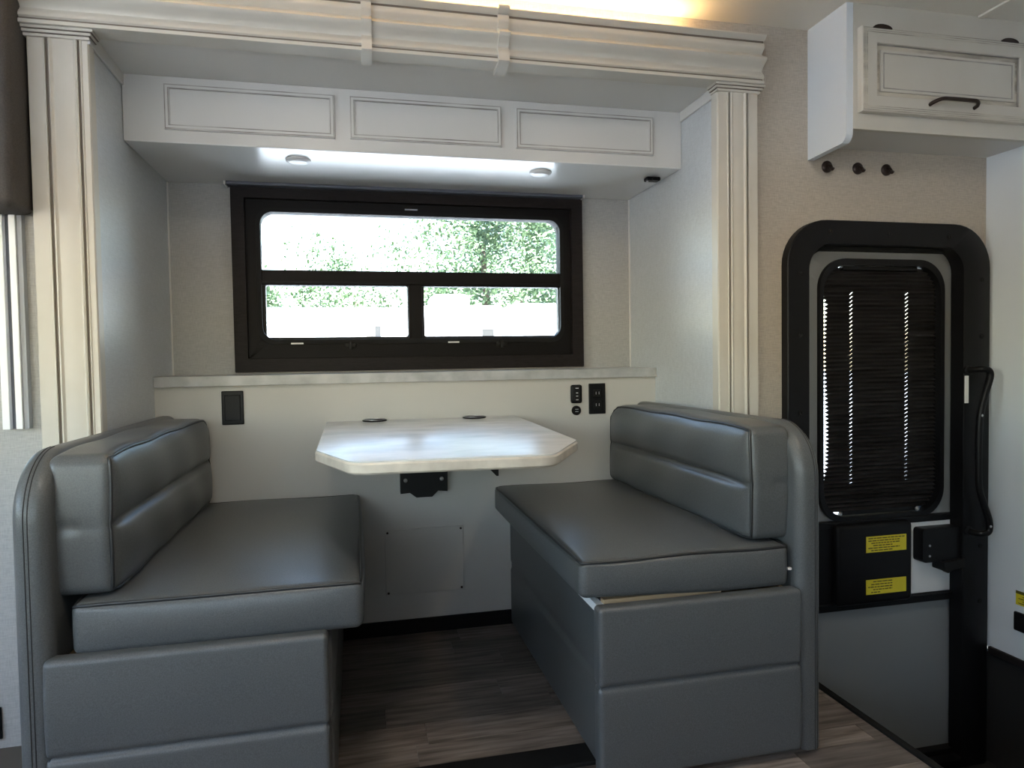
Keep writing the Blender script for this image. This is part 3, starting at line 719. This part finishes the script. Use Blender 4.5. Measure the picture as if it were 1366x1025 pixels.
obj('raised_panel', join(ring(rrect(dx0 + .070, dx1 - .070, dz0 + .066, dz1 - .066, .0005, 1), rrect(dx0 + .082, dx1 - .082, dz0 + .076, dz1 - .076, .0005, 1), YO - .017, YO - .008, .004), box(dx0 + .082, dx1 - .082, YO - .016, YO - .008, dz0 + .076, dz1 - .076)), 'cream', d_)
obj('panel_field', box(dx0 + .050, dx1 - .050, YO - .011, YO - .002, dz0 + .046, dz1 - .046), 'glazed_moulding_cream', d_)
for q in (.004, .010, .016):
    obj('edge_bead', ring(rrect(dx0 + q, dx1 - q, dz0 + q, dz1 - q, .0005, 1), rrect(dx0 + q + .0022, dx1 - q - .0022, dz0 + q + .0022, dz1 - q - .0022, .0005, 1), YO - .0232, YO - .018), 'glazed_moulding_cream', d_)
for q, z in ((.052, .048), (.079, .074)):
    obj('glaze_line', ring(rrect(dx0 + q, dx1 - q, dz0 + z, dz1 - z, .0005, 1), rrect(dx0 + q + .003, dx1 - q - .003, dz0 + z + .003, dz1 - z - .003, .0005, 1), YO - .0178, YO - .010), 'glazed_moulding', d_)
hp = [(1.776, YO - .020, 1.772), (1.778, YO - .036, 1.776), (1.796, YO - .050, 1.782), (1.83, YO - .052, 1.783), (1.89, YO - .052, 1.783), (1.926, YO - .050, 1.782), (1.942, YO - .036, 1.776), (1.944, YO - .020, 1.772)]
obj('handle', tube(smooth_path(hp), .0062, 8), 'bronze', d_, True)
for x in (1.600, 2.080):
    obj('hinge', prism([(x - .034 * math.cos(a), 1.990 + .013 * math.sin(a)) for a in [k * PI / 10 for k in range(11)]], 'y', YO - .026, YO), 'bronze', oc)

# ------------------------------------------------------------------ valance and blind track on the main wall
va = empty('window_valance', (-1.25, 1.95, 1.38), 'dark brown padded valance on the wall beside the cream pilaster', 'valance')
obj('box_cover', rbox((-2.05, 1.905, 1.385), (-.801, 2.036, 2.03), .022, .06), 'valance', va, True)
bt = empty('blind_track', (-.86, 2.03, .833), 'white metal blind side track below the dark valance', 'blind track')
obj('channel', box(-.842, -.830, 2.018, YW, .833, 1.40, .001), 'rv_grey', bt)
obj('flange', box(-.858, -.843, 2.012, YW, .833, 1.40, .001), 'alu', bt)
obj('groove', box(-.872, -.858, 2.028, YW, .833, 1.40), 'track_dark', bt)
obj('flange', box(-.889, -.872, 2.012, YW, .833, 1.40, .001), 'alu', bt)
w2 = empty('window_2', (-1.45, YW, .80), 'bright side window under the dark valance', None, None, 'structure')
obj('frame', ring(rrect(-1.985, -.925, .795, 1.505, .05, 6), rrect(-1.945, -.965, .835, 1.465, .05, 6), 2.026, 2.085, .002), 'dark_frame', w2, 40)
obj('mullion', box(-1.47, -1.44, 2.045, 2.075, .825, 1.475, .003), 'dark_frame', w2)
for a, b in ((-1.95, -1.46), (-1.45, -.96)): obj('pane', box(a, b, 2.060, 2.064, .83, 1.47), 'glass', w2)
wo = empty('wall_outlet', (-.955, YW, .02), 'black outlet plate low on the wall under the blind track', 'outlet')
obj('plate', box(-1.0, -.928, YW - .007, YW, .015, .10, .003), 'black_plastic', wo)
obj('receptacle', box(-.982, -.946, YW - .010, YW - .005, .035, .08, .004), 'black_matte', wo)

# ------------------------------------------------------------------ outdoors, seen through the window, plus an added sky blocker
S('ground', box(-60, 60, 2.95, 90, -1.05, -.95), 'gravel')
S('ground_near', box(-60, 60, -40, 2.95, -1.05, -.95), 'gravel')
aw = empty('sky_blocker', (-.4, -1.2, 2.0), 'grey fabric sky blocker added out of view on the opposite side of the vehicle', 'sky_blocker')  # added out of view to cut sky light through the near window
obj('fabric', prism([(-1.22, 2.10), (-1.22, 2.115), (-3.9, 1.80), (-3.9, 1.785)], 'x', -1.35, 2.4), 'rv_grey', aw)
obj('roller', tube([(-1.35, -3.9, 1.78), (2.4, -3.9, 1.78)], .04, 10), 'rv_white', aw, True)
for x in (-1.3, 2.35): obj('arm', tube([(x, -3.88, 1.76), (x, -1.22, .3)], .025, 8), 'rv_white', aw, True)
def trailer(x0, x1, y, zt, label, extra, windows):
    o = empty('camper_trailer', ((x0 + x1) / 2, y + 1.2, -.95), label, 'trailer', 'white campers parked outside')
    obj('body', rbox((x0, y, -.45), (x1, y + 2.4, zt), .12, .6), 'rv_white', o, True)
    obj('roof_unit', rbox((extra[0], y + .5, zt - .02), (extra[1], y + 1.6, zt + .30), .10, .3), 'rv_white', o, True)
    for a, b, c, d in windows:
        f_ = obj('window', box(a, b, y - .03, y + .02, c, d, .01), 'rv_glass', o); obj('window_trim', ring(rrect(a - .04, b + .04, c - .04, d + .04, .03, 3), rrect(a, b, c, d, .02, 3), y - .04, y + .01), 'rv_grey', f_)
    obj('stripe', box(x0 + .15, x1 - .15, y - .012, y + .01, .25, .40), 'rv_grey', o)
    ln = x0 + (x1 - x0) * .42
    obj('door_outline', ring(rrect(ln, ln + .7, -.2, 1.95, .08, 4), rrect(ln + .03, ln + .67, -.17, 1.92, .07, 4), y - .02, y + .01), 'rv_grey', o)
    for wx in (x0 + (x1 - x0) * .55, x0 + (x1 - x0) * .55 + .85):
        wh = obj('wheel', lathe([(.05, -.1), (.30, -.1), (.34, -.05), (.34, .1), (.05, .1)], (wx, y + .15, -.61), 'y', 20), 'tire', o, 40)
        obj('hub', lathe([(.16, -.13), (.14, -.15), (.03, -.15)], (wx, y + .15, -.61), 'y', 14), 'metal', wh, 40)
    obj('skirt', box(x0 + .3, x1 - .3, y + .2, y + 2.2, -.6, -.44), 'rv_grey', o)
    obj('hitch_jack', box(x0 - .5, x0 + .4, y + 1.1, y + 1.25, -.95, -.5), 'rv_grey', o)
trailer(-5.2, 1.32, 16.2, 2.28, 'long white camper trailer with a dark square window, seen through the lower panes', (-3.8, -2.9), ((.27, .60, 1.52, 1.84), (-3.4, -2.4, .9, 1.7)))
trailer(1.55, 3.48, 16.0, 2.32, 'short white camper with a tall roof hump, parked between two others', (1.85, 2.76), ((2.95, 3.22, 1.25, 1.75),))
trailer(3.82, 9.5, 16.6, 2.42, 'white camper with ribbed front end beside a green gap', (6.5, 7.5), ((5.2, 6.2, 1.0, 1.7),))
def tree(x, y, h, rx, n, label, seed, nc=26):
    rnd = random.Random(seed); o = empty('leafy_tree', (x, y, -.95), label, 'tree', 'trees behind the parked campers')
    obj('trunk', tube([(x, y, -1.0), (x + .1, y, 1.2), (x - .1, y + .1, h * .55)], [.24, .18, .08], 8), 'bark', o, True)
    cl = []
    for k in range(nc):
        a = rnd.uniform(0, 2 * PI); q = math.sqrt(rnd.random()); zc = rnd.uniform(.0, 1)
        cl.append((x + rx * q * math.cos(a) * (1 - .5 * abs(zc - .4)), y + rx * .8 * q * math.sin(a), .3 + (h - .9) * zc, rnd.uniform(.7, 1.25) * rx * .34))
    V, Fc = [], []
    for k in range(n):
        c = rnd.choice(cl); d = Vector((rnd.gauss(0, 1), rnd.gauss(0, 1), rnd.gauss(0, 1))).normalized() * c[3] * rnd.random() ** .45
        p = Vector(c[:3]) + d; s = rnd.uniform(.06, .13)
        u = Vector((rnd.gauss(0, 1), rnd.gauss(0, 1), rnd.gauss(0, .7))).normalized() * s; v_ = u.orthogonal().normalized() * s * .55
        b = len(V); V += [tuple(p - u), tuple(p + v_), tuple(p + u), tuple(p - v_)]; Fc.append((b, b + 1, b + 2, b + 3))
    f_ = obj('foliage', (V, Fc), 'leaf', o); f_['kind'] = 'stuff'
for q in ((4.6, 24, 9.5, 3.0, 15000, 'large dense leafy tree rising behind the short camper', 3, 40), (11.2, 25, 9.0, 3.2, 12000, 'broad leafy tree behind the camper with the ribbed front', 5, 40),
          (-4.6, 23, 4.3, 3.0, 9000, 'low leafy tree behind the long camper, its top below the others', 9, 40), (.2, 29, 6.4, 3.2, 12000, 'medium leafy tree over the long camper beside the large dense one', 12, 40),
          (8.2, 33, 8.6, 3.6, 12000, 'leafy tree standing deeper between the two tallest trees', 15, 40)):
    tree(*q)
